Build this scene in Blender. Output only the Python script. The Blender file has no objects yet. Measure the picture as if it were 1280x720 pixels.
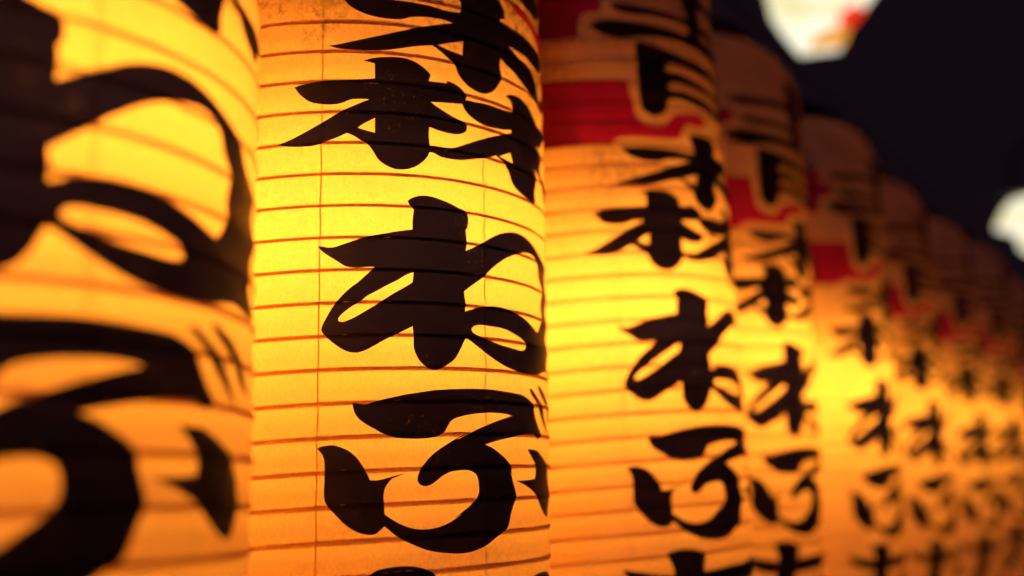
import bpy, bmesh, math, random
from mathutils import Matrix, Vector, Euler, geometry, noise
import numpy as np

random.seed(4)
SC = bpy.context.scene
COL = SC.collection
K = 4 / 3                      # survey units to metres
EYE = 1.62                     # camera height above the ground

# ------------------------------------------------------------ camera
cam_data = bpy.data.cameras.new('camera')
cam = bpy.data.objects.new('camera', cam_data)
COL.objects.link(cam)
cam.matrix_world = Matrix.Translation((0, 0, EYE)) @ Matrix.Rotation(math.pi / 2 + 0.2043, 4, 'X') @ Matrix.Rotation(-0.0231, 4, 'Z')
cam_data.sensor_width = 36
cam_data.lens = 36 * 1449.5 / 1280
cam_data.clip_start = 0.02
cam_data.clip_end = 300
cam_data.dof.use_dof = True
cam_data.dof.focus_distance = 0.695 * K
cam_data.dof.aperture_fstop = 2.05
SC.camera = cam

# ------------------------------------------------------------ night sky
world = bpy.data.worlds.new('World')
SC.world = world
world.use_nodes = True
wb = world.node_tree.nodes['Background']
wb.inputs[0].default_value = (1.0, 0.45, 0.80, 1)
wb.inputs[1].default_value = 0.0066

fill_data = bpy.data.lights.new('fill_light', 'SUN')  # faint tinted fill, added to lift the dark paper and red; no visible source
fill_data.energy = 0.08; fill_data.angle = math.radians(15); fill_data.color = (1.0, .62, .95)
fill_lamp = bpy.data.objects.new('fill_light', fill_data); COL.objects.link(fill_lamp)
fill_lamp.rotation_euler = (math.radians(52), 0, math.radians(-12))

SC.view_settings.view_transform = 'Standard'
SC.view_settings.look = 'None'
SC.view_settings.exposure = 0
SC.view_settings.gamma = 1
SC.cycles.use_denoising = True
SC.cycles.max_bounces = 12
SC.cycles.diffuse_bounces = 8
SC.cycles.transmission_bounces = 8
SC.cycles.caustics_reflective = False
SC.cycles.caustics_refractive = False

BULB_POWER = 236.0

# ------------------------------------------------------------ materials
def new_mat(name):
    m = bpy.data.materials.new(name)
    m.use_nodes = True
    nt = m.node_tree
    nt.nodes.clear()
    out = nt.nodes.new('ShaderNodeOutputMaterial')
    return m, nt, out

def nd(nt, kind, **kw):
    n = nt.nodes.new(kind)
    for k, v in kw.items():
        if k.startswith('i_'):
            n.inputs[int(k[2:])].default_value = v
        else:
            setattr(n, k, v)
    return n

def fibre(nt, lo, hi, fine=0.08):
    """uneven thickness of hand-made paper: a factor round 1"""
    L = nt.links
    tc = nd(nt, 'ShaderNodeTexCoord')
    oi = nd(nt, 'ShaderNodeObjectInfo')
    add = nd(nt, 'ShaderNodeVectorMath', operation='ADD')
    mul = nd(nt, 'ShaderNodeVectorMath', operation='SCALE')
    mul.inputs['Scale'].default_value = 37.0
    L.new(oi.outputs['Random'], mul.inputs[0])
    L.new(tc.outputs['Object'], add.inputs[0]); L.new(mul.outputs[0], add.inputs[1])
    big = nd(nt, 'ShaderNodeTexNoise'); big.inputs['Scale'].default_value = 9; big.inputs['Detail'].default_value = 4
    grain = nd(nt, 'ShaderNodeTexNoise'); grain.inputs['Scale'].default_value = 420; grain.inputs['Detail'].default_value = 3
    st = nd(nt, 'ShaderNodeMapping'); st.inputs['Scale'].default_value = (1, 1, .8)
    L.new(add.outputs[0], big.inputs['Vector']); L.new(add.outputs[0], st.inputs[0]); L.new(st.outputs[0], grain.inputs['Vector'])
    r1 = nd(nt, 'ShaderNodeMapRange'); r1.inputs[1].default_value = .3; r1.inputs[2].default_value = .7
    r1.inputs[3].default_value = lo; r1.inputs[4].default_value = hi
    r2 = nd(nt, 'ShaderNodeMapRange'); r2.inputs[1].default_value = .3; r2.inputs[2].default_value = .7
    r2.inputs[3].default_value = 1 - fine; r2.inputs[4].default_value = 1 + fine
    L.new(big.outputs[0], r1.inputs[0]); L.new(grain.outputs[0], r2.inputs[0])
    m = nd(nt, 'ShaderNodeMath', operation='MULTIPLY')
    L.new(r1.outputs[0], m.inputs[0]); L.new(r2.outputs[0], m.inputs[1])
    return add.outputs[0], m.outputs[0], grain.outputs[0], tc

def sheet_material(name, through, face, dirt=False, lo=.93, hi=1.05, gloss=0.0):
    m, nt, out = new_mat(name)
    L = nt.links
    vec, fac, grain, tc = fibre(nt, lo, hi)
    if dirt:      # soiled upper part: fine dark mottling
        n = nd(nt, 'ShaderNodeTexNoise'); n.inputs['Scale'].default_value = 150; n.inputs['Detail'].default_value = 5; n.inputs['Roughness'].default_value = .7
        n2 = nd(nt, 'ShaderNodeTexNoise'); n2.inputs['Scale'].default_value = 14; n2.inputs['Detail'].default_value = 2
        L.new(vec, n.inputs['Vector']); L.new(vec, n2.inputs['Vector'])
        a = nd(nt, 'ShaderNodeMapRange'); a.inputs[1].default_value = .46; a.inputs[2].default_value = .66; a.inputs[3].default_value = 0; a.inputs[4].default_value = 1
        b = nd(nt, 'ShaderNodeMapRange'); b.inputs[1].default_value = .45; b.inputs[2].default_value = .62; b.inputs[3].default_value = .12; b.inputs[4].default_value = .9
        sx = nd(nt, 'ShaderNodeSeparateXYZ'); L.new(tc.outputs['Object'], sx.inputs[0])
        h = nd(nt, 'ShaderNodeMapRange'); h.inputs[1].default_value = .46 * K; h.inputs[2].default_value = .51 * K; h.inputs[3].default_value = .12; h.inputs[4].default_value = .85
        L.new(n.outputs[0], a.inputs[0]); L.new(n2.outputs[0], b.inputs[0]); L.new(sx.outputs[2], h.inputs[0])
        p = nd(nt, 'ShaderNodeMath', operation='MULTIPLY'); L.new(a.outputs[0], p.inputs[0]); L.new(b.outputs[0], p.inputs[1])
        p2 = nd(nt, 'ShaderNodeMath', operation='MULTIPLY'); L.new(p.outputs[0], p2.inputs[0]); L.new(h.outputs[0], p2.inputs[1])
        inv = nd(nt, 'ShaderNodeMath', operation='SUBTRACT'); inv.inputs[0].default_value = 1; L.new(p2.outputs[0], inv.inputs[1])
        mm = nd(nt, 'ShaderNodeMath', operation='MULTIPLY'); L.new(fac, mm.inputs[0]); L.new(inv.outputs[0], mm.inputs[1])
        fac = mm.outputs[0]
    def tint(c):
        v = nd(nt, 'ShaderNodeVectorMath', operation='SCALE'); v.inputs[0].default_value = c
        L.new(fac, v.inputs['Scale']); return v.outputs[0]
    tr = nd(nt, 'ShaderNodeBsdfTranslucent'); L.new(tint(through), tr.inputs[0])
    df = nd(nt, 'ShaderNodeBsdfDiffuse'); L.new(tint(face), df.inputs[0])
    bump = nd(nt, 'ShaderNodeBump'); bump.inputs['Strength'].default_value = .25; bump.inputs['Distance'].default_value = .0006
    L.new(grain, bump.inputs['Height']); L.new(bump.outputs[0], df.inputs['Normal']); L.new(bump.outputs[0], tr.inputs['Normal'])
    ad = nd(nt, 'ShaderNodeAddShader')
    L.new(tr.outputs[0], ad.inputs[0]); L.new(df.outputs[0], ad.inputs[1])
    last = ad.outputs[0]
    if gloss:
        g = nd(nt, 'ShaderNodeBsdfGlossy'); g.inputs['Roughness'].default_value = .42; g.inputs[0].default_value = (1, 1, 1, 1)
        fr = nd(nt, 'ShaderNodeFresnel'); fr.inputs[0].default_value = 1.35
        mg = nd(nt, 'ShaderNodeMath', operation='MULTIPLY'); mg.inputs[1].default_value = gloss
        L.new(fr.outputs[0], mg.inputs[0])
        mx = nd(nt, 'ShaderNodeMixShader'); L.new(mg.outputs[0], mx.inputs[0]); L.new(last, mx.inputs[1]); L.new(g.outputs[0], mx.inputs[2])
        last = mx.outputs[0]
    L.new(last, out.inputs[0])
    return m

PAPER = sheet_material('washi_paper', (.40, .41, .385), (.52, .34, .26), dirt=True)
RED = sheet_material('red_printed_paper', (.20, .006, .16), (.30, .03, .09), lo=.86, hi=1.08)

def ink_material():
    m, nt, out = new_mat('brushed_black_ink')
    L = nt.links
    vec, fac, grain, tc = fibre(nt, .7, 1.3, .25)
    # pinholes in the ink, in a few patches
    v = nd(nt, 'ShaderNodeTexVoronoi'); v.inputs['Scale'].default_value = 330; L.new(vec, v.inputs['Vector'])
    pin = nd(nt, 'ShaderNodeMapRange'); pin.inputs[1].default_value = .06; pin.inputs[2].default_value = .17; pin.inputs[3].default_value = 1; pin.inputs[4].default_value = 0
    L.new(v.outputs['Distance'], pin.inputs[0])
    pn = nd(nt, 'ShaderNodeTexNoise'); pn.inputs['Scale'].default_value = 22; pn.inputs['Detail'].default_value = 4; L.new(vec, pn.inputs['Vector'])
    pr = nd(nt, 'ShaderNodeMapRange'); pr.inputs[1].default_value = .52; pr.inputs[2].default_value = .68; L.new(pn.outputs[0], pr.inputs[0])
    pm = nd(nt, 'ShaderNodeMath', operation='MULTIPLY'); L.new(pin.outputs[0], pm.inputs[0]); L.new(pr.outputs[0], pm.inputs[1])
    sc = nd(nt, 'ShaderNodeVectorMath', operation='SCALE'); sc.inputs[0].default_value = (.0021, .0023, .030); L.new(fac, sc.inputs['Scale'])
    mixc = nd(nt, 'ShaderNodeMix', data_type='RGBA')
    mixc.inputs['B'].default_value = (.12, .10, .06, 1)
    L.new(pm.outputs[0], mixc.inputs['Factor']); L.new(sc.outputs[0], mixc.inputs['A'])
    tr = nd(nt, 'ShaderNodeBsdfTranslucent'); L.new(mixc.outputs['Result'], tr.inputs[0])
    df = nd(nt, 'ShaderNodeBsdfPrincipled')
    df.inputs['Base Color'].default_value = (.012, .009, .012, 1)
    df.inputs['Roughness'].default_value = .48
    df.inputs['Specular IOR Level'].default_value = .3
    bump = nd(nt, 'ShaderNodeBump'); bump.inputs['Strength'].default_value = .3; bump.inputs['Distance'].default_value = .0006
    L.new(grain, bump.inputs['Height']); L.new(bump.outputs[0], df.inputs['Normal'])
    ad = nd(nt, 'ShaderNodeAddShader'); L.new(tr.outputs[0], ad.inputs[0]); L.new(df.outputs[0], ad.inputs[1])
    L.new(ad.outputs[0], out.inputs[0])
    return m
INK = ink_material()

def solid(name, col, rough=.5, metal=0.0, noise=.2, scale=30, spec=.5):
    m, nt, out = new_mat(name)
    L = nt.links
    p = nd(nt, 'ShaderNodeBsdfPrincipled')
    tc = nd(nt, 'ShaderNodeTexCoord'); n = nd(nt, 'ShaderNodeTexNoise'); n.inputs['Scale'].default_value = scale; n.inputs['Detail'].default_value = 5
    L.new(tc.outputs['Object'], n.inputs['Vector'])
    r = nd(nt, 'ShaderNodeMapRange'); r.inputs[1].default_value = .3; r.inputs[2].default_value = .7; r.inputs[3].default_value = 1 - noise; r.inputs[4].default_value = 1 + noise
    L.new(n.outputs[0], r.inputs[0])
    v = nd(nt, 'ShaderNodeVectorMath', operation='SCALE'); v.inputs[0].default_value = col; L.new(r.outputs[0], v.inputs['Scale'])
    L.new(v.outputs[0], p.inputs['Base Color'])
    p.inputs['Roughness'].default_value = rough; p.inputs['Metallic'].default_value = metal
    p.inputs['Specular IOR Level'].default_value = spec
    L.new(p.outputs[0], out.inputs[0])
    return m
BAMBOO = sheet_material('split_bamboo', (.34, .20, .10), (.36, .20, .09))
THREAD = sheet_material('hemp_thread', (.38, .24, .12), (.36, .22, .12))
LACQUER = solid('black_lacquer', (.010, .008, .009), .35, noise=.1)
STEEL = solid('dark_painted_steel', (.02, .018, .018), .5)
PORCELAIN = solid('white_socket', (.5, .45, .38), .4)
CABLE = solid('black_cable', (.015, .015, .015), .6)
ASPHALT = solid('asphalt', (.05, .048, .046), .9, noise=.35, scale=9)

def glow(name, col, strength):
    m, nt, out = new_mat(name)
    e = nd(nt, 'ShaderNodeEmission'); e.inputs[0].default_value = (*col, 1); e.inputs[1].default_value = strength
    nt.links.new(e.outputs[0], out.inputs[0])
    return m
BULB = glow('bulb_glass', (1.0, .300, .0185), BULB_POWER)
_nt = BULB.node_tree                       # each bulb has its own wattage (object colour)
_oi = _nt.nodes.new('ShaderNodeObjectInfo'); _vm = _nt.nodes.new('ShaderNodeVectorMath'); _vm.operation = 'MULTIPLY'
_vm.inputs[0].default_value = (1.0, .300, .0185)
_nt.links.new(_oi.outputs['Color'], _vm.inputs[1])
_nt.links.new(_vm.outputs[0], [n for n in _nt.nodes if n.type == 'EMISSION'][0].inputs[0])

# ------------------------------------------------------------ object helpers
def link(name, me, mat, parent=None, smooth=False):
    o = bpy.data.objects.new(name, me)
    COL.objects.link(o)
    if mat and not me.materials: me.materials.append(mat)
    if smooth:
        me.polygons.foreach_set('use_smooth', [True] * len(me.polygons))
    o.parent = parent
    return o

def empty(name, label=None, cat=None, group=None):
    o = bpy.data.objects.new(name, None)
    o.empty_display_size = .1
    COL.objects.link(o)
    if label: o['label'] = label
    if cat: o['category'] = cat
    if group: o['group'] = group
    return o

def tube(path, rad, n=6, closed=False):
    """tube mesh along a list of points"""
    me = bpy.data.meshes.new('tube')
    P = [Vector(p) for p in path]; N = len(P); V = []; F = []
    for i, p in enumerate(P):
        a = P[(i - 1) % N] if closed or i else P[0]
        b = P[(i + 1) % N] if closed or i < N - 1 else P[-1]
        t = (b - a).normalized()
        ref = Vector((p.x, p.y, 0)) if abs(t.z) < .9 and (abs(p.x) + abs(p.y)) > 1e-5 else (Vector((1, 0, 0)) if abs(t.x) < .9 else Vector((0, 1, 0)))
        u = (ref - t * ref.dot(t)).normalized(); w = t.cross(u)
        for k in range(n):
            c = 2 * math.pi * k / n
            V.append(p + rad * (math.cos(c) * u + math.sin(c) * w))
    for i in range(N if closed else N - 1):
        for k in range(n):
            a = i * n + k; b = i * n + (k + 1) % n
            c = ((i + 1) % N) * n + (k + 1) % n; d = ((i + 1) % N) * n + k
            F.append((a, b, c, d))
    if not closed:
        F.append(tuple(range(n))[::-1]); F.append(tuple((N - 1) * n + k for k in range(n)))
    me.from_pydata([tuple(v) for v in V], [], F); me.update()
    return me

def lathe(profile, n=48, closed=False):
    """surface of revolution of (radius, height) pairs"""
    me = bpy.data.meshes.new('lathe'); V = []; F = []
    m = len(profile)
    for k in range(n):
        a = 2 * math.pi * k / n
        for r, z in profile: V.append((r * math.sin(a), -r * math.cos(a), z))
    for k in range(n):
        for j in range(m if closed else m - 1):
            a = k * m + j; b = k * m + (j + 1) % m; c = ((k + 1) % n) * m + (j + 1) % m; d = ((k + 1) % n) * m + j
            F.append((a, d, c, b))
    me.from_pydata(V, [], F); me.update()
    bm = bmesh.new(); bm.from_mesh(me); bmesh.ops.remove_doubles(bm, verts=bm.verts, dist=1e-6)
    bmesh.ops.recalc_face_normals(bm, faces=bm.faces); bm.to_mesh(me); bm.free()
    return me

def box_mesh(sx, sy, sz, bev=0.0):
    me = bpy.data.meshes.new('box'); bm = bmesh.new()
    bmesh.ops.create_cube(bm, size=1, matrix=Matrix.Diagonal((sx, sy, sz, 1)))
    if bev: bmesh.ops.bevel(bm, geom=bm.edges[:], offset=bev, segments=2, affect='EDGES')
    bm.to_mesh(me); bm.free()
    return me

# ------------------------------------------------------------ lantern survey
# outlines on the unrolled paper: angle (rad), height; * marks a corner
OUTLINES = {
'blue': ["0.140,0.4620* 0.200,0.4630 0.520,0.4630 0.800,0.4635 1.100,0.4660 1.320,0.4660* 1.340,0.4610 1.250,0.4570 1.000,0.4560 0.700,0.4570 0.400,0.4555 0.320,0.4540 0.220,0.4545 0.160,0.4580",
 "0.040,0.4860* 0.170,0.4880 0.330,0.4890 0.720,0.4920 1.100,0.4940 1.420,0.4920* 1.450,0.4850 1.300,0.4810 0.900,0.4830 0.480,0.4820 0.320,0.4790 0.160,0.4780 0.060,0.4810",
 "0.000,0.4400* 0.040,0.4430 0.110,0.4450 0.310,0.4455 0.700,0.4460 1.100,0.4490 1.500,0.4460* 1.550,0.4390 1.400,0.4340 1.100,0.4360 0.710,0.4370 0.450,0.4350 0.310,0.4320 0.240,0.4295 0.180,0.4285 0.120,0.4300 0.060,0.4330 0.020,0.4370",
 "0.660,0.5180* 0.790,0.5220 0.900,0.5190 0.935,0.5070 0.920,0.4880 0.900,0.4690 0.880,0.4400* 0.740,0.4400* 0.740,0.4620 0.720,0.4790 0.710,0.4970 0.690,0.5100",
 "0.290,0.4250* 0.330,0.4270 0.370,0.4260 0.470,0.4250 0.630,0.4230 0.800,0.4225 1.100,0.4230 1.280,0.4270 1.400,0.4220 1.470,0.4120 1.480,0.3900 1.500,0.3760 1.450,0.3670 1.360,0.3625 1.240,0.3605 1.130,0.3625* 1.170,0.3700 1.170,0.3745* 0.970,0.3760 0.730,0.3780 0.640,0.3790 0.560,0.3780 0.500,0.3750* 0.490,0.3700 0.470,0.3630 0.430,0.3590 0.390,0.3570 0.350,0.3590 0.310,0.3630 0.300,0.3690 0.290,0.4000",
 "0.490,0.4055* 0.530,0.4115 0.620,0.4125 0.800,0.4115 1.100,0.4100 1.150,0.4075* 1.100,0.4010 0.760,0.4025 0.610,0.4040 0.520,0.4030",
 "0.500,0.3880* 0.550,0.3935 0.630,0.3945 0.800,0.3940 1.100,0.3930 1.150,0.3900* 1.100,0.3855 0.850,0.3865 0.740,0.3865 0.630,0.3870 0.530,0.3855"],
'forest': ["0.240,0.2836* 0.275,0.2856 0.319,0.2871 0.365,0.2881 0.411,0.2884 0.450,0.2877 0.490,0.2856 0.523,0.2829 0.539,0.2804 0.533,0.2784 0.529,0.2761* 0.565,0.2766 0.617,0.2774* 0.615,0.2791* 0.644,0.2789 0.681,0.2771 0.704,0.2743 0.717,0.2711 0.699,0.2660* 0.643,0.2646 0.589,0.2635 0.537,0.2624* 0.572,0.2598 0.624,0.2566 0.669,0.2544 0.702,0.2534 0.716,0.2518 0.716,0.2488 0.701,0.2465 0.668,0.2445 0.623,0.2438 0.580,0.2441 0.546,0.2450 0.528,0.2454* 0.527,0.2386 0.527,0.2322 0.525,0.2281 0.512,0.2244 0.480,0.2197 0.449,0.2168 0.410,0.2150 0.373,0.2149 0.336,0.2169 0.306,0.2203 0.284,0.2251 0.266,0.2283 0.248,0.2304 0.226,0.2322 0.201,0.2346 0.176,0.2361* 0.141,0.2331 0.105,0.2307 0.070,0.2284 0.034,0.2271 -0.008,0.2267 -0.059,0.2271 -0.103,0.2283* -0.052,0.2316 0.019,0.2375 0.090,0.2437 0.161,0.2503 0.218,0.2551 0.268,0.2588* 0.232,0.2586 0.189,0.2578 0.167,0.2561 0.139,0.2546 0.103,0.2540 0.067,0.2544 0.031,0.2555 0.002,0.2581 -0.020,0.2611 -0.039,0.2652* -0.006,0.2666 0.037,0.2679 0.087,0.2691 0.159,0.2700 0.231,0.2712 0.290,0.2725* 0.290,0.2784 0.290,0.2827* 0.264,0.2833",
 "0.291,0.2466* 0.255,0.2436 0.220,0.2399* 0.255,0.2385 0.291,0.2374*",
 "0.696,0.2662* 0.715,0.2690 0.766,0.2697 0.826,0.2709 0.892,0.2715 0.949,0.2718 1.021,0.2734* 1.026,0.2772 1.023,0.2806 1.012,0.2822 0.978,0.2830* 1.008,0.2853 1.052,0.2871 1.110,0.2879 1.178,0.2870 1.244,0.2846 1.284,0.2807 1.298,0.2755* 1.375,0.2773 1.519,0.2796 1.520,0.2835 1.520,0.2818* 1.389,0.2644 1.289,0.2617* 1.367,0.2596 1.386,0.2446 1.417,0.2436 1.492,0.2426 1.617,0.2427 1.646,0.2355 1.611,0.2274* 1.528,0.2284 1.442,0.2312 1.379,0.2353 1.326,0.2400* 1.277,0.2435* 1.267,0.2272 1.264,0.2217 1.239,0.2179 1.209,0.2159 1.068,0.2191 1.024,0.2230 0.993,0.2287 0.963,0.2323 0.926,0.2358 0.892,0.2375* 0.820,0.2333 0.761,0.2306 0.684,0.2276 0.633,0.2268 0.575,0.2270 0.546,0.2285 0.509,0.2283* 0.510,0.2320* 0.528,0.2327 0.584,0.2332 0.643,0.2346 0.706,0.2389 0.786,0.2445 0.888,0.2511 1.017,0.2586* 1.021,0.2610* 0.961,0.2583 0.889,0.2564 0.824,0.2555 0.776,0.2568 0.731,0.2600 0.704,0.2638",
 "1.010,0.2442* 0.965,0.2414 0.920,0.2383* 0.971,0.2375 1.020,0.2371*",
 "0.154,0.3248* 0.260,0.3261 0.380,0.3268 0.512,0.3274 0.624,0.3271 0.688,0.3285* 0.694,0.3355 0.676,0.3403 0.663,0.3448* 0.740,0.3482 0.932,0.3498 0.960,0.3473 0.982,0.3444 0.985,0.3390* 0.938,0.3360* 0.942,0.3339 1.025,0.3330 1.136,0.3340 1.260,0.3345 1.376,0.3360 1.520,0.3405 1.520,0.3313* 1.384,0.3220 1.282,0.3215 1.174,0.3222 1.072,0.3212 1.016,0.3215* 1.071,0.3177 1.148,0.3151 1.275,0.3126 1.367,0.3080 1.404,0.3009 1.520,0.3091 1.520,0.3040* 1.428,0.2931 1.235,0.2962 1.141,0.2995 1.066,0.3037 0.985,0.3062 0.945,0.3085* 0.941,0.3026 0.946,0.2962 0.931,0.2901 0.896,0.2832 0.845,0.2786 0.798,0.2773 0.744,0.2788 0.702,0.2824 0.673,0.2864 0.654,0.2909 0.616,0.2953 0.579,0.2990 0.547,0.3011* 0.473,0.2983 0.398,0.2948 0.334,0.2922 0.263,0.2906 0.186,0.2904 0.132,0.2910 0.100,0.2927* 0.140,0.2939 0.216,0.2973 0.334,0.3029 0.415,0.3072 0.508,0.3124 0.590,0.3170 0.652,0.3203* 0.599,0.3206 0.544,0.3200 0.482,0.3186 0.440,0.3170 0.415,0.3152 0.382,0.3140 0.317,0.3137 0.262,0.3149 0.215,0.3174 0.184,0.3202",
 "0.704,0.3094* 0.636,0.3057 0.575,0.3023* 0.626,0.3006 0.703,0.2999*"],
'ne': ["0.427,0.1953 0.441,0.1972 0.470,0.1992 0.500,0.2002 0.536,0.2003 0.580,0.1992 0.625,0.1976 0.658,0.1958 0.699,0.1938 0.714,0.1907 0.718,0.1869 0.714,0.1838 0.705,0.1823* 0.705,0.1767 0.703,0.1689* 0.755,0.1729 0.823,0.1787 0.891,0.1841 0.957,0.1877 1.022,0.1897 1.096,0.1902 1.170,0.1892 1.250,0.1868 1.330,0.1830 1.400,0.1780 1.460,0.1730 1.520,0.1675 1.570,0.1620 1.598,0.1551 1.615,0.1456 1.624,0.1371 1.585,0.1280 1.550,0.1205 1.536,0.1157* 1.588,0.1121 1.660,0.1083 1.566,0.1011* 1.465,0.1025 1.390,0.1039* 1.322,0.1020 1.240,0.0993 1.140,0.0975 1.060,0.0972 0.980,0.0980 0.920,0.0999 0.859,0.1033 0.803,0.1069 0.750,0.1105 0.699,0.1141* 0.687,0.1098 0.673,0.1055 0.647,0.1003 0.608,0.0962 0.571,0.0932 0.546,0.0926 0.517,0.0934 0.487,0.0968 0.470,0.1010 0.459,0.1057 0.456,0.1097 0.454,0.1138 0.453,0.1182* 0.419,0.1155 0.386,0.1128 0.348,0.1102 0.300,0.1060 0.258,0.1026 0.227,0.1011 0.206,0.1011 0.170,0.1029 0.138,0.1060 0.112,0.1091 0.091,0.1123 0.084,0.1143 0.088,0.1170 0.101,0.1210 0.116,0.1250 0.131,0.1286 0.147,0.1318 0.172,0.1362 0.203,0.1407 0.222,0.1428 0.250,0.1466 0.277,0.1504 0.292,0.1526* 0.266,0.1526 0.229,0.1519 0.203,0.1519 0.176,0.1526 0.150,0.1551 0.124,0.1575 0.097,0.1602 0.076,0.1628 0.066,0.1648* 0.084,0.1647 0.102,0.1642 0.128,0.1642 0.154,0.1655 0.191,0.1675 0.233,0.1698 0.276,0.1717 0.319,0.1733 0.373,0.1753 0.418,0.1768 0.450,0.1778* 0.451,0.1837 0.454,0.1900* 0.444,0.1916 0.432,0.1935",
 "0.453,0.1511* 0.453,0.1463 0.451,0.1450* 0.419,0.1418 0.374,0.1377 0.331,0.1333 0.299,0.1299 0.257,0.1261 0.215,0.1223 0.184,0.1201 0.163,0.1193 0.151,0.1200 0.151,0.1214 0.160,0.1233 0.183,0.1262 0.209,0.1291 0.240,0.1320 0.267,0.1354 0.298,0.1380 0.331,0.1410 0.363,0.1437 0.391,0.1460 0.419,0.1488",
 "0.696,0.1430* 0.740,0.1478 0.793,0.1534 0.836,0.1589 0.890,0.1645 0.950,0.1700 1.010,0.1740 1.060,0.1766 1.110,0.1785 1.163,0.1796 1.207,0.1791 1.243,0.1767 1.276,0.1740 1.295,0.1706 1.306,0.1672 1.321,0.1649 1.338,0.1586 1.337,0.1513 1.328,0.1438 1.312,0.1373 1.291,0.1311 1.266,0.1282* 1.200,0.1305 1.130,0.1328 1.050,0.1348 0.980,0.1361 0.890,0.1367 0.819,0.1357 0.752,0.1332 0.698,0.1304* 0.698,0.1360",
 "0.732,0.1197 0.745,0.1218 0.784,0.1233 0.846,0.1235 0.920,0.1236 0.970,0.1228 1.030,0.1208 1.080,0.1185 1.105,0.1160 1.100,0.1135 1.070,0.1120 1.010,0.1120 0.930,0.1125 0.890,0.1130 0.817,0.1145 0.764,0.1162 0.736,0.1179"],
'bu': ["0.210,0.0713* 0.223,0.0715 0.244,0.0710 0.268,0.0710 0.291,0.0722 0.323,0.0736 0.376,0.0755 0.431,0.0774 0.488,0.0788 0.546,0.0804 0.627,0.0817 0.700,0.0825 0.668,0.0823 0.741,0.0830 0.820,0.0836 0.887,0.0836 0.963,0.0834 1.063,0.0831 1.115,0.0815 1.164,0.0782 1.191,0.0740 1.220,0.0693 1.245,0.0634 1.262,0.0590 1.217,0.0562* 1.188,0.0577 1.160,0.0589* 1.060,0.0574 0.960,0.0547 0.875,0.0521 0.804,0.0494* 0.846,0.0479 0.885,0.0453 0.926,0.0417 0.953,0.0381 0.968,0.0353 0.978,0.0305 0.964,0.0341 0.981,0.0298 0.995,0.0241 0.999,0.0193 0.986,0.0126 0.969,0.0069 0.952,0.0022 0.930,-0.0014 0.873,-0.0061 0.817,-0.0108 0.764,-0.0134 0.707,-0.0150 0.653,-0.0153 0.649,-0.0152 0.591,-0.0146 0.528,-0.0131 0.475,-0.0105 0.423,-0.0073 0.385,-0.0043 0.366,-0.0019 0.341,0.0010* 0.323,-0.0013 0.305,-0.0032 0.287,-0.0037 0.257,-0.0031 0.221,-0.0011 0.185,0.0025 0.149,0.0078 0.119,0.0126 0.107,0.0157 0.103,0.0200 0.105,0.0279 0.105,0.0349 0.105,0.0336 0.103,0.0382 0.095,0.0420 0.075,0.0453* 0.087,0.0465 0.113,0.0472 0.138,0.0474 0.169,0.0460 0.200,0.0439 0.226,0.0407 0.246,0.0369 0.262,0.0327 0.273,0.0303 0.282,0.0273* 0.309,0.0272 0.346,0.0283 0.390,0.0301 0.421,0.0311* 0.396,0.0295 0.370,0.0280* 0.352,0.0249 0.340,0.0214 0.336,0.0174 0.338,0.0135 0.341,0.0080* 0.366,0.0055 0.404,0.0024 0.448,-0.0001 0.494,-0.0010 0.548,-0.0005 0.598,0.0014 0.641,0.0042 0.679,0.0074 0.645,0.0051 0.683,0.0087 0.723,0.0128 0.752,0.0170 0.767,0.0207 0.770,0.0244 0.767,0.0281 0.752,0.0313 0.723,0.0331 0.683,0.0336 0.645,0.0328 0.626,0.0325 0.590,0.0300 0.555,0.0263 0.534,0.0245 0.510,0.0238 0.487,0.0249 0.477,0.0271 0.480,0.0312 0.493,0.0348 0.494,0.0351 0.523,0.0398 0.565,0.0446 0.620,0.0495 0.672,0.0537 0.720,0.0566 0.652,0.0515 0.699,0.0544 0.748,0.0577 0.809,0.0610 0.886,0.0647 0.939,0.0670 0.982,0.0686* 0.950,0.0692 0.896,0.0694 0.838,0.0691 0.766,0.0680 0.699,0.0663 0.645,0.0640 0.624,0.0620* 0.605,0.0581 0.595,0.0561 0.571,0.0536 0.535,0.0521 0.488,0.0513 0.443,0.0512 0.399,0.0515 0.356,0.0526 0.324,0.0545 0.297,0.0567 0.260,0.0598 0.234,0.0628 0.216,0.0667 0.211,0.0698",
 "1.149,0.0884 1.172,0.0886 1.212,0.0860 1.257,0.0821 1.307,0.0774 1.358,0.0726 1.383,0.0689 1.400,0.0602* 1.379,0.0619 1.339,0.0671 1.297,0.0712 1.248,0.0756 1.199,0.0810 1.164,0.0847",
 "1.253,0.0921 1.289,0.0919 1.343,0.0899 1.390,0.0878 1.424,0.0838 1.462,0.0786 1.522,0.0738 1.588,0.0680* 1.518,0.0687 1.455,0.0718 1.396,0.0770 1.332,0.0832 1.284,0.0879",
 "1.115,0.0488* 1.166,0.0491 1.229,0.0487 1.285,0.0460 1.335,0.0427 1.385,0.0384 1.429,0.0335 1.452,0.0301 1.446,0.0255 1.445,0.0209 1.446,0.0137 1.421,0.0092 1.378,0.0066 1.339,0.0076 1.296,0.0105 1.245,0.0146 1.189,0.0193 1.130,0.0236 1.077,0.0261 1.014,0.0284* 1.060,0.0285 1.127,0.0293 1.194,0.0305* 1.198,0.0337 1.180,0.0386 1.149,0.0442"],
'ta': ["0.280,-0.0260* 0.320,-0.0230 0.420,-0.0215 0.500,-0.0230 0.560,-0.0280 0.550,-0.0360 0.500,-0.0600 0.420,-0.0850 0.300,-0.1050 0.160,-0.1180 0.030,-0.1240* 0.120,-0.1080 0.220,-0.0880 0.290,-0.0650 0.330,-0.0400 0.310,-0.0310",
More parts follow.
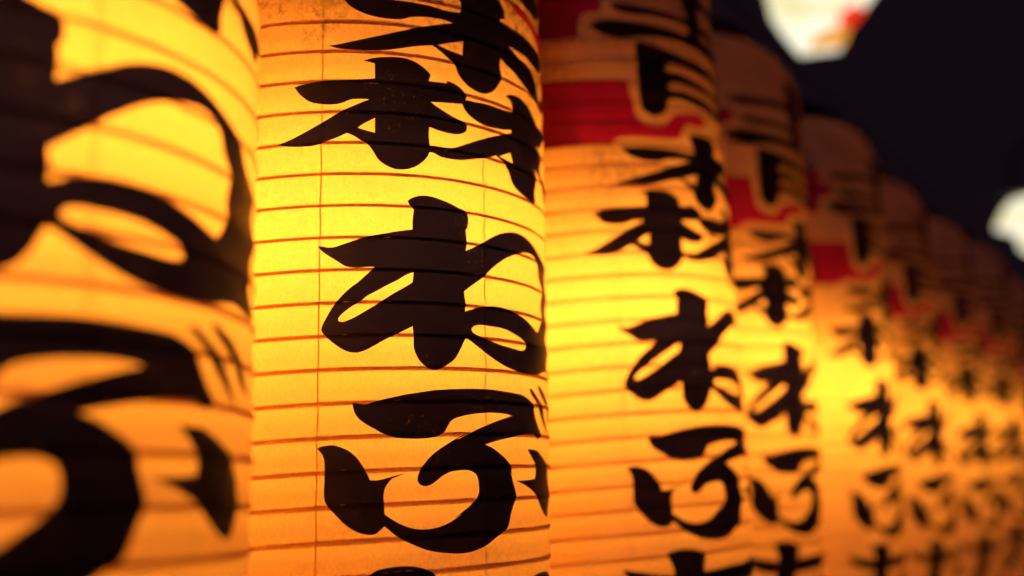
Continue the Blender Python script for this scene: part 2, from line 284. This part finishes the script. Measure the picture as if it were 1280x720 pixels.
 "0.020,-0.0360* 0.100,-0.0380 0.300,-0.0420 0.600,-0.0400 0.800,-0.0370 1.000,-0.0350 1.140,-0.0315 1.280,-0.0290 1.420,-0.0300 1.450,-0.0360 1.300,-0.0460* 1.000,-0.0500 0.600,-0.0540 0.300,-0.0560 0.140,-0.0520 0.060,-0.0450",
 "0.720,-0.0680* 0.900,-0.0630 1.150,-0.0640 1.300,-0.0700 1.250,-0.0780 1.100,-0.0800* 0.950,-0.0780 0.800,-0.0760",
 "0.620,-0.0950* 0.700,-0.1000 0.850,-0.1060 1.100,-0.1060 1.350,-0.1000* 1.360,-0.1100 1.200,-0.1200 0.900,-0.1230 0.700,-0.1170 0.620,-0.1080"],
'red_low': ["-3.142,0.3880* -0.260,0.3880 0.220,0.3880* 0.240,0.3710 0.260,0.3580 0.300,0.3500 0.380,0.3470 0.460,0.3500 0.540,0.3610 0.650,0.3660 0.790,0.3690 0.880,0.3640* 0.780,0.3570 0.650,0.3550 0.600,0.3490 0.580,0.3405* 0.480,0.3375 0.340,0.3360 0.200,0.3350 0.120,0.3320 0.090,0.3265* -0.090,0.3265 -3.142,0.3265*",
 "0.980,0.3545* 1.080,0.3495 1.190,0.3490 1.300,0.3480 1.500,0.3430 1.650,0.3360 1.750,0.3265* 3.142,0.3265* 3.142,0.3880* 1.660,0.3880* 1.630,0.3720 1.570,0.3620 1.450,0.3550 1.300,0.3525 1.100,0.3545"],
'red_high': ["-3.142,0.4910* -0.060,0.4910* -0.050,0.4810 -0.030,0.4730 0.040,0.4705 0.080,0.4650 0.070,0.4550 -0.040,0.4510 -0.060,0.4440 -0.070,0.4330 -0.060,0.4285* -3.142,0.4285*",
 "3.142,0.4910* 1.560,0.4910* 1.550,0.4800 1.500,0.4740 1.420,0.4710 1.400,0.4650 1.430,0.4550 1.560,0.4520 1.630,0.4450 1.640,0.4340 1.620,0.4285* 3.142,0.4285*"]}
HANG = [
    (-0.2682, 0.5024, 0.0698, -0.0121, 0.0312, -0.0202),
    (-0.1245, 0.8184, -0.0000, 0.0007, 0.0079, 0.0028),
    (0.0663, 1.1183, 0.0758, -0.0004, 0.0060, -0.0162),
    (0.2197, 1.4219, 0.1684, 0.0031, -0.0069, 0.0203),
    (0.4063, 1.7055, 0.1960, -0.0052, -0.0261, 0.0132),
    (0.5839, 1.9970, 0.1219, -0.0111, -0.0055, -0.0002),
    (0.7719, 2.2837, 0.1213, -0.0079, 0.0010, -0.0026),
    (0.9609, 2.5706, 0.0822, 0.0098, -0.0006, 0.0052),
]

R, BULGE, ZC = .15, .2934, .2313
Z0, DZ = .3067, .019621            # height and pitch of the bamboo coils
ZB, ZT = -.20, .585                # bottom and top of the paper

def radius(z):
    r = R * (1 - BULGE * (z - ZC) ** 2)
    for edge, tip, keep in ((.515, ZT, .60), (-.135, ZB, .60)):
        t = (z - edge) / (tip - edge)
        if t > 0:
            r *= keep + (1 - keep) * math.sqrt(max(0, 1 - min(t, 1) ** 2))
    return r

def place(a, z, inset=0.0, sag=.0014):
    ph = (z - Z0) / DZ - a / math.pi
    s = abs(math.sin(math.pi * ph))
    fade = min(1, (ZT - z) / .03, (z - ZB) / .03)
    r = radius(z) - sag * s ** 1.3 * max(0, fade) - inset
    r += .0011 * noise.noise((1.3 * math.cos(a), 1.3 * math.sin(a), 9 * z)) * max(0, min(1, (ZT - z) / .05, (z - ZB) / .05))
    return (K * r * math.sin(a), -K * r * math.cos(a), K * (z - ZB))

def spline(txt):
    P = []
    for t in txt.split():
        c = t.endswith('*'); a, z = t.rstrip('*').split(',')
        P.append((float(a), float(z), c))
    n = len(P); out = []
    for i in range(n):
        p0, p1, p2, p3 = P[i - 1], P[i], P[(i + 1) % n], P[(i + 2) % n]
        if p1[2]: p0 = p1
        if p2[2]: p3 = p2
        d = math.hypot((p2[0] - p1[0]) * R, p2[1] - p1[1])
        if d < 1e-6: continue
        k = max(1, int(d / .0016)) if d < .08 else 1
        d0 = math.hypot((p1[0] - p0[0]) * R, p1[1] - p0[1]); d3 = math.hypot((p3[0] - p2[0]) * R, p3[1] - p2[1])
        for j in range(k):
            t = j / k; q = []
            for c in (0, 1):
                m1 = (p2[c] - p0[c]) / (d + d0) * d; m2 = (p3[c] - p1[c]) / (d + d3) * d
                if p1[2]: m1 = (p2[c] - p1[c])
                if p2[2]: m2 = (p2[c] - p1[c])
                q.append((2*t**3 - 3*t*t + 1) * p1[c] + (t**3 - 2*t*t + t) * m1 + (-2*t**3 + 3*t*t) * p2[c] + (t**3 - t*t) * m2)
            out.append(tuple(q))
    return out

def inside(px, py, poly):
    x, y = poly[:, 0], poly[:, 1]
    x2, y2 = np.roll(x, -1), np.roll(y, -1)
    res = np.zeros(len(px), bool)
    for i in range(len(x)):
        if y[i] == y2[i]: continue
        c = ((y[i] > py) != (y2[i] > py)) & (px < (x2[i] - x[i]) * (py - y[i]) / (y2[i] - y[i]) + x[i])
        res ^= c
    return res

# even-odd holes inside these outlines; everything else is a union
HOLES = {'forest': (1, 3, 5), 'ne': (1, 2, 3), 'blue': (5, 6)}

def cut_paper():
    polys = {k: [np.array(spline(t)) for t in v] for k, v in OUTLINES.items()}
    pts = []; edges = []
    NA = 120
    zs = []
    z = ZB
    while z < ZT - 1e-6:
        zs.append(z); z += DZ / 5 if -.19 < z < .565 else DZ / 12
    zs.append(ZT)
    for j, z in enumerate(zs):
        for i in range(NA + 1):
            pts.append((-math.pi + 2 * math.pi * i / NA, z))
    nz = len(zs)
    for i in range(NA):
        edges.append((i, i + 1)); edges.append(((nz - 1) * (NA + 1) + i, (nz - 1) * (NA + 1) + i + 1))
    for j in range(nz - 1):
        edges.append((j * (NA + 1), (j + 1) * (NA + 1))); edges.append((j * (NA + 1) + NA, (j + 1) * (NA + 1) + NA))
    S = 1 / R                                  # cdt in (angle, z / R): even scale
    base = len(pts)
    for k, L in polys.items():
        for p in L:
            b = len(pts); m = len(p)
            for a, z in p: pts.append((max(-math.pi, min(math.pi, a)), z))
            edges += [(b + i, b + (i + 1) % m) for i in range(m)]
    co = [Vector((a, z * S)) for a, z in pts]
    V, E, F, *_ = geometry.delaunay_2d_cdt(co, edges, [], 0, 1e-5)
    V = np.array([(v[0], v[1] / S) for v in V])
    F = [f for f in F if len(f) == 3]
    Fa = np.array(F); C = V[Fa].mean(1)
    cls = np.zeros(len(F), int)
    names = ['red_low', 'red_high', 'blue', 'forest', 'ne', 'bu', 'ta']
    for n, k in enumerate(names, 1):
        hit = np.zeros(len(F), bool)
        for i, p in enumerate(polys[k]):
            ins = inside(C[:, 0], C[:, 1], p)
            if i in HOLES.get(k, ()): hit &= ~ins
            else: hit |= ins
        cls[hit] = n
    out = {}
    P3 = np.array([place(a, z) for a, z in V])
    wraps = V[:, 0] > math.pi - 1e-6
    for n in range(len(names) + 1):
        fs = Fa[cls == n]
        used = np.unique(fs); idx = -np.ones(len(V), int); idx[used] = np.arange(len(used))
        me = bpy.data.meshes.new(['paper'] + names and (['paper'] + names)[n])
        me.from_pydata(P3[used].tolist(), [], idx[fs].tolist()); me.update()
        if n == 0:
            bm = bmesh.new(); bm.from_mesh(me); bmesh.ops.remove_doubles(bm, verts=bm.verts, dist=1e-6); bm.to_mesh(me); bm.free()
        me.polygons.foreach_set('use_smooth', [True] * len(me.polygons))
        out[(['paper'] + names)[n]] = me
    return out

def build_lantern():
    root = empty('paper_lantern')
    parts = cut_paper()
    link('paper_shell', parts['paper'], PAPER, root)
    link('red_band', parts['red_low'], RED, root)['label'] = 'lower red band running round the lettering'
    link('red_band', parts['red_high'], RED, root)['label'] = 'upper red band running round the lettering'
    for k, lab in (('blue', 'topmost black brushed character'), ('forest', 'black brushed character of three tree shapes'),
                   ('ne', 'black looped brushed character'), ('bu', 'black brushed character with two short ticks at its upper right'),
                   ('ta', 'lowest black brushed character')):
        link('lettering', parts[k], INK, root)['label'] = lab
    # two interleaved coils of split bamboo inside the paper
    for start in (0, 1):
        path = []
        kmax = int((ZT - .012 - Z0) / DZ) ; kmin = int((ZB + .012 - Z0) / DZ)
        n = int((kmax - kmin) / 2 * 72)
        for i in range(n):
            a = i / 72 * 2 * math.pi
            z = Z0 + DZ * (kmin + start) + DZ * a / math.pi
            if z > ZT - .012: break
            path.append(place(a, z, inset=.0014))
        link('bamboo_coil', tube(path, .00112 * K, 6), BAMBOO, root, True)
    for s in range(8):                          # stiffening threads under the paper joins
        a = (.075, .81, 1.6, 2.38, 3.16, -2.33, -1.53, -.72)[s]
        path = [place(a + .0012 * math.sin(i * .9 + s), ZB + .008 + (ZT - ZB - .016) * i / 150, inset=.0007) for i in range(151)]
        link('thread', tube(path, .00042 * K, 5), THREAD, root, True)
    # rims
    rt = radius(ZT); rb = radius(ZB); H = K * (ZT - ZB)
    link('top_ring', lathe([(K*(rt-.006), H-.004), (K*(rt+.004), H-.004), (K*(rt+.006), H), (K*(rt+.006), H+.028), (K*(rt+.003), H+.032), (K*(rt-.006), H+.032)], 64, True), LACQUER, root)
    link('bottom_ring', lathe([(K*(rb-.006), .004), (K*(rb+.004), .004), (K*(rb+.006), 0), (K*(rb+.006), -.028), (K*(rb+.003), -.032), (K*(rb-.006), -.032)], 64, True), LACQUER, root)
    cb = link('cross_bar', box_mesh(2*K*(rt-.008), .018, .008, .001), LACQUER, root); cb.location = (0, 0, H + .014)
    # wire bail up to the rail
    path = [(K*(rt+.009)*math.cos(t), 0, H + .02 + .075*math.sin(t)) for t in [math.pi*i/24 for i in range(25)]]
    link('bail', tube(path, .0016, 6), STEEL, root, True)
    # lamp
    bz = K * (.197 - ZB); bx, by = -.030 * K, -.004 * K
    cord = [(bx * (1 - t) ** 2, by * (1 - t), bz + .075 + (H + .014 - bz - .075) * t) for t in [i / 12 for i in range(13)]]
    link('lamp_cord', tube(cord, .003, 6), CABLE, root, True)
    so = link('lamp_socket', lathe([(0, .088), (.012, .088), (.016, .08), (.018, .056), (.030, .046), (.034, .034), (.032, .034), (.027, .044), (.018, .048), (0, .046)], 32), PORCELAIN, root, True)
    so.location = (bx, by, bz)
    pr = []
    for i in range(13):
        t = math.pi * i / 12
        pr.append((.029 * math.sin(t), .029 * math.cos(t) - .0))
    bu = link('light_bulb', lathe(pr, 16), BULB, root, True); bu.location = (bx, by, bz)
    return root

def copy_tree(o):
    c = o.copy(); COL.objects.link(c)
    for ch in o.children:
        d = ch.copy(); COL.objects.link(d); d.parent = c
    return c

LABELS = [
    'nearest lit paper lantern, huge and blurred, cut off by the left edge of the photo',
    'sharply focused yellow paper lantern with crisp black brush lettering, second from the left',
    'slightly soft lit paper lantern showing a wide red band, just right of the sharp one',
    'fourth lantern from the front, its domed brown top left of the cream lamp',
    'fifth lantern from the front, blurred, with a bright yellow strip down its left side',
    'sixth lantern from the front, blurred, its dim top just right of the fifth one',
    'seventh lantern from the front, strongly blurred, between the sixth and the eighth',
    'eighth lantern from the front, strongly blurred, just below the lamp at the right',
    'ninth lantern from the front, a blurred column right of the eighth',
    'tenth lantern from the front, partly hidden by the ninth at the right edge',
    'eleventh lantern from the front, almost wholly hidden behind the tenth',
    'twelfth lantern from the front, a blurred sliver at the right edge',
    'thirteenth lantern from the front, farthest of the row at the right edge',
]
SWING = {0: (.048, -.024, -.014), 1: (-.012, .006, 0), 2: (-.010, 0, -.002), 3: (.002, 0, 0), 4: (-.012, -.014, .004)}
WATTS = [.82, .97, .97, .93, .86, .66, .56, .48, .43, .4, .38, .36, .34]
lan = build_lantern()
spots = list(HANG)
while len(spots) < len(LABELS):
    x, y = spots[-1][:2]
    spots.append((x + .188, y + .287, .10 + random.uniform(-.04, .04), random.uniform(-.006, .006), random.uniform(-.01, .01), random.uniform(-.01, .01)))
for i, (x, y, phi, zo, tx, ty) in enumerate(spots):
    o = lan if i == 0 else copy_tree(lan)
    o['label'] = LABELS[i]; o['category'] = 'paper lantern'; o['group'] = 'lit paper lanterns hanging in a row'
    rot = Matrix.Rotation(ty, 4, 'Y') @ Matrix.Rotation(-tx, 4, 'X') @ Matrix.Rotation(phi, 4, 'Z')
    m = Matrix.Translation((K * x, K * y, EYE + K * (.25 + zo))) @ rot @ Matrix.Translation((0, 0, K * (ZB - .25)))
    o.matrix_world = m
    dx, dy, dz = SWING.get(i, (0, 0, 0))       # bulbs do not hang quite on the axis
    for ch in o.children:
        if ch.name.startswith('light_bulb'): ch.color = (*[WATTS[i]] * 3, 1)
        if ch.name.startswith(('light_bulb', 'lamp_socket')): ch.location = ch.location + Vector((dx, dy, dz)) * K

# ------------------------------------------------------------ rail the lanterns hang from
a = Vector((K * (HANG[0][0] - .12), K * (HANG[0][1] - .2))); b = Vector((K * (spots[-1][0] + .2), K * (spots[-1][1] + .31)))
d = (b - a); top = EYE + K * ZT + .122
wire = link('hanging_wire', tube([(a.x + d.x * t, a.y + d.y * t, top - .02 * math.sin(math.pi * t)) for t in [i / 40 for i in range(-4, 45)]], .003, 6), STEEL, None, True)
wire['label'] = 'thin dark steel wire stretched above the row of paper lanterns'; wire['category'] = 'wire'
ground = link('ground', box_mesh(160, 160, .2), ASPHALT); ground.location = (0, 60, -.1); ground['kind'] = 'structure'

# ------------------------------------------------------------ lamps in the dark behind
CREAM = glow('cream_lit_panel', (1.0, .93, .66), 1.15)
_nt = CREAM.node_tree                      # unevenly lit glass
_tc = _nt.nodes.new('ShaderNodeTexCoord'); _ns = _nt.nodes.new('ShaderNodeTexNoise'); _ns.inputs['Scale'].default_value = 7
_cr = _nt.nodes.new('ShaderNodeValToRGB')
_cr.color_ramp.elements[0].position = .35; _cr.color_ramp.elements[0].color = (.80, .70, .32, 1)
_cr.color_ramp.elements[1].position = .6; _cr.color_ramp.elements[1].color = (1.0, .95, .74, 1)
_nt.links.new(_tc.outputs['Object'], _ns.inputs['Vector']); _nt.links.new(_ns.outputs[0], _cr.inputs[0])
_nt.links.new(_cr.outputs[0], [n for n in _nt.nodes if n.type == 'EMISSION'][0].inputs[0])
ORANGE = glow("orange_lit_panel", (1.0, .42, .05), .9)
REDL = glow('red_lit_panel', (1.0, .05, .012), 1.0)
f = cam.matrix_world
def at(px, py, dist):
    v = f.to_3x3() @ Vector(((px - 640) / 1449.5, (360 - py) / 1449.5, -1))
    return f.translation + v * dist
def prism(pts, depth, mat, name, parent):
    """flat-faced lit box from an outline in its own plane (x right, z up)"""
    me = bpy.data.meshes.new('panel'); n = len(pts)
    V = [(x, 0, z) for x, z in pts] + [(x, depth, z) for x, z in pts]
    F = [tuple(range(n)), tuple(range(n, 2 * n))[::-1]] + [(i, (i + 1) % n, n + (i + 1) % n, n + i)[::-1] for i in range(n)]
    me.from_pydata(V, [], F); me.update()
    return link(name, me, mat, parent)
def lit_lamp(name, px, py, dist, outline, extra, label, arm):
    root = empty(name, label, 'lamp'); root['group'] = 'lit lamps in the dark behind the lanterns'
    c = at(px, py, dist); sc = dist / 1449.5
    yaw = math.atan2(-(c.x - f.translation.x), c.y - f.translation.y)
    root.location = (c.x, c.y, 0); root.rotation_euler = (0, 0, yaw)
    h = prism([(x * sc, -y * sc) for x, y in outline], .10, CREAM, 'lamp_glass', root); h.location = (0, 0, c.z)
    for nm, mat, pts in extra:
        e = prism([(x * sc, -y * sc) for x, y in pts], .02, mat, nm, root); e.location = (0, -.022, c.z)
    top = c.z + max(-y for x, y in outline) * sc
    cap = link('lamp_cap', box_mesh(max(x for x, y in outline) * sc * 2.1, .16, .03, .006), STEEL, root); cap.location = (0, .05, top + .018)
    path = [(0, .05, top + .034), (0, .05, top + .22), (.05, .05, top + .30), (.15, .05, top + .34), (arm - .1, .05, top + .36), (arm, .05, top + .3), (arm, .05, 0)]
    link('bracket_post', tube(path, .022, 12), STEEL, root, True)
    return root
lit_lamp('street_lamp', 1027, 20, 5.2,
         [(-66, -45), (-62, -18), (-50, 6), (-30, 38), (18, 38), (26, 20), (38, 4), (58, -20), (78, -45)],
         [('orange_panel', ORANGE, [(-12, 29), (-20, 42), (24, 43), (32, 24), (14, 20)]), ('red_panel', REDL, [(22, 2), (20, 19), (33, 23), (52, 2), (42, -8)])],
         'cream lit lamp with an orange and red lower corner, above the lantern row', 1.9)
lit_lamp('street_lamp', 1272, 280, 7.0,
         [(-26, 0), (-16, -18), (-4, -31), (24, -36), (34, 8), (34, 40), (12, 38), (0, 28), (-3, 12), (-12, 6)], [],
         'small cream lit lamp at the right edge, behind the lantern row', 1.2)
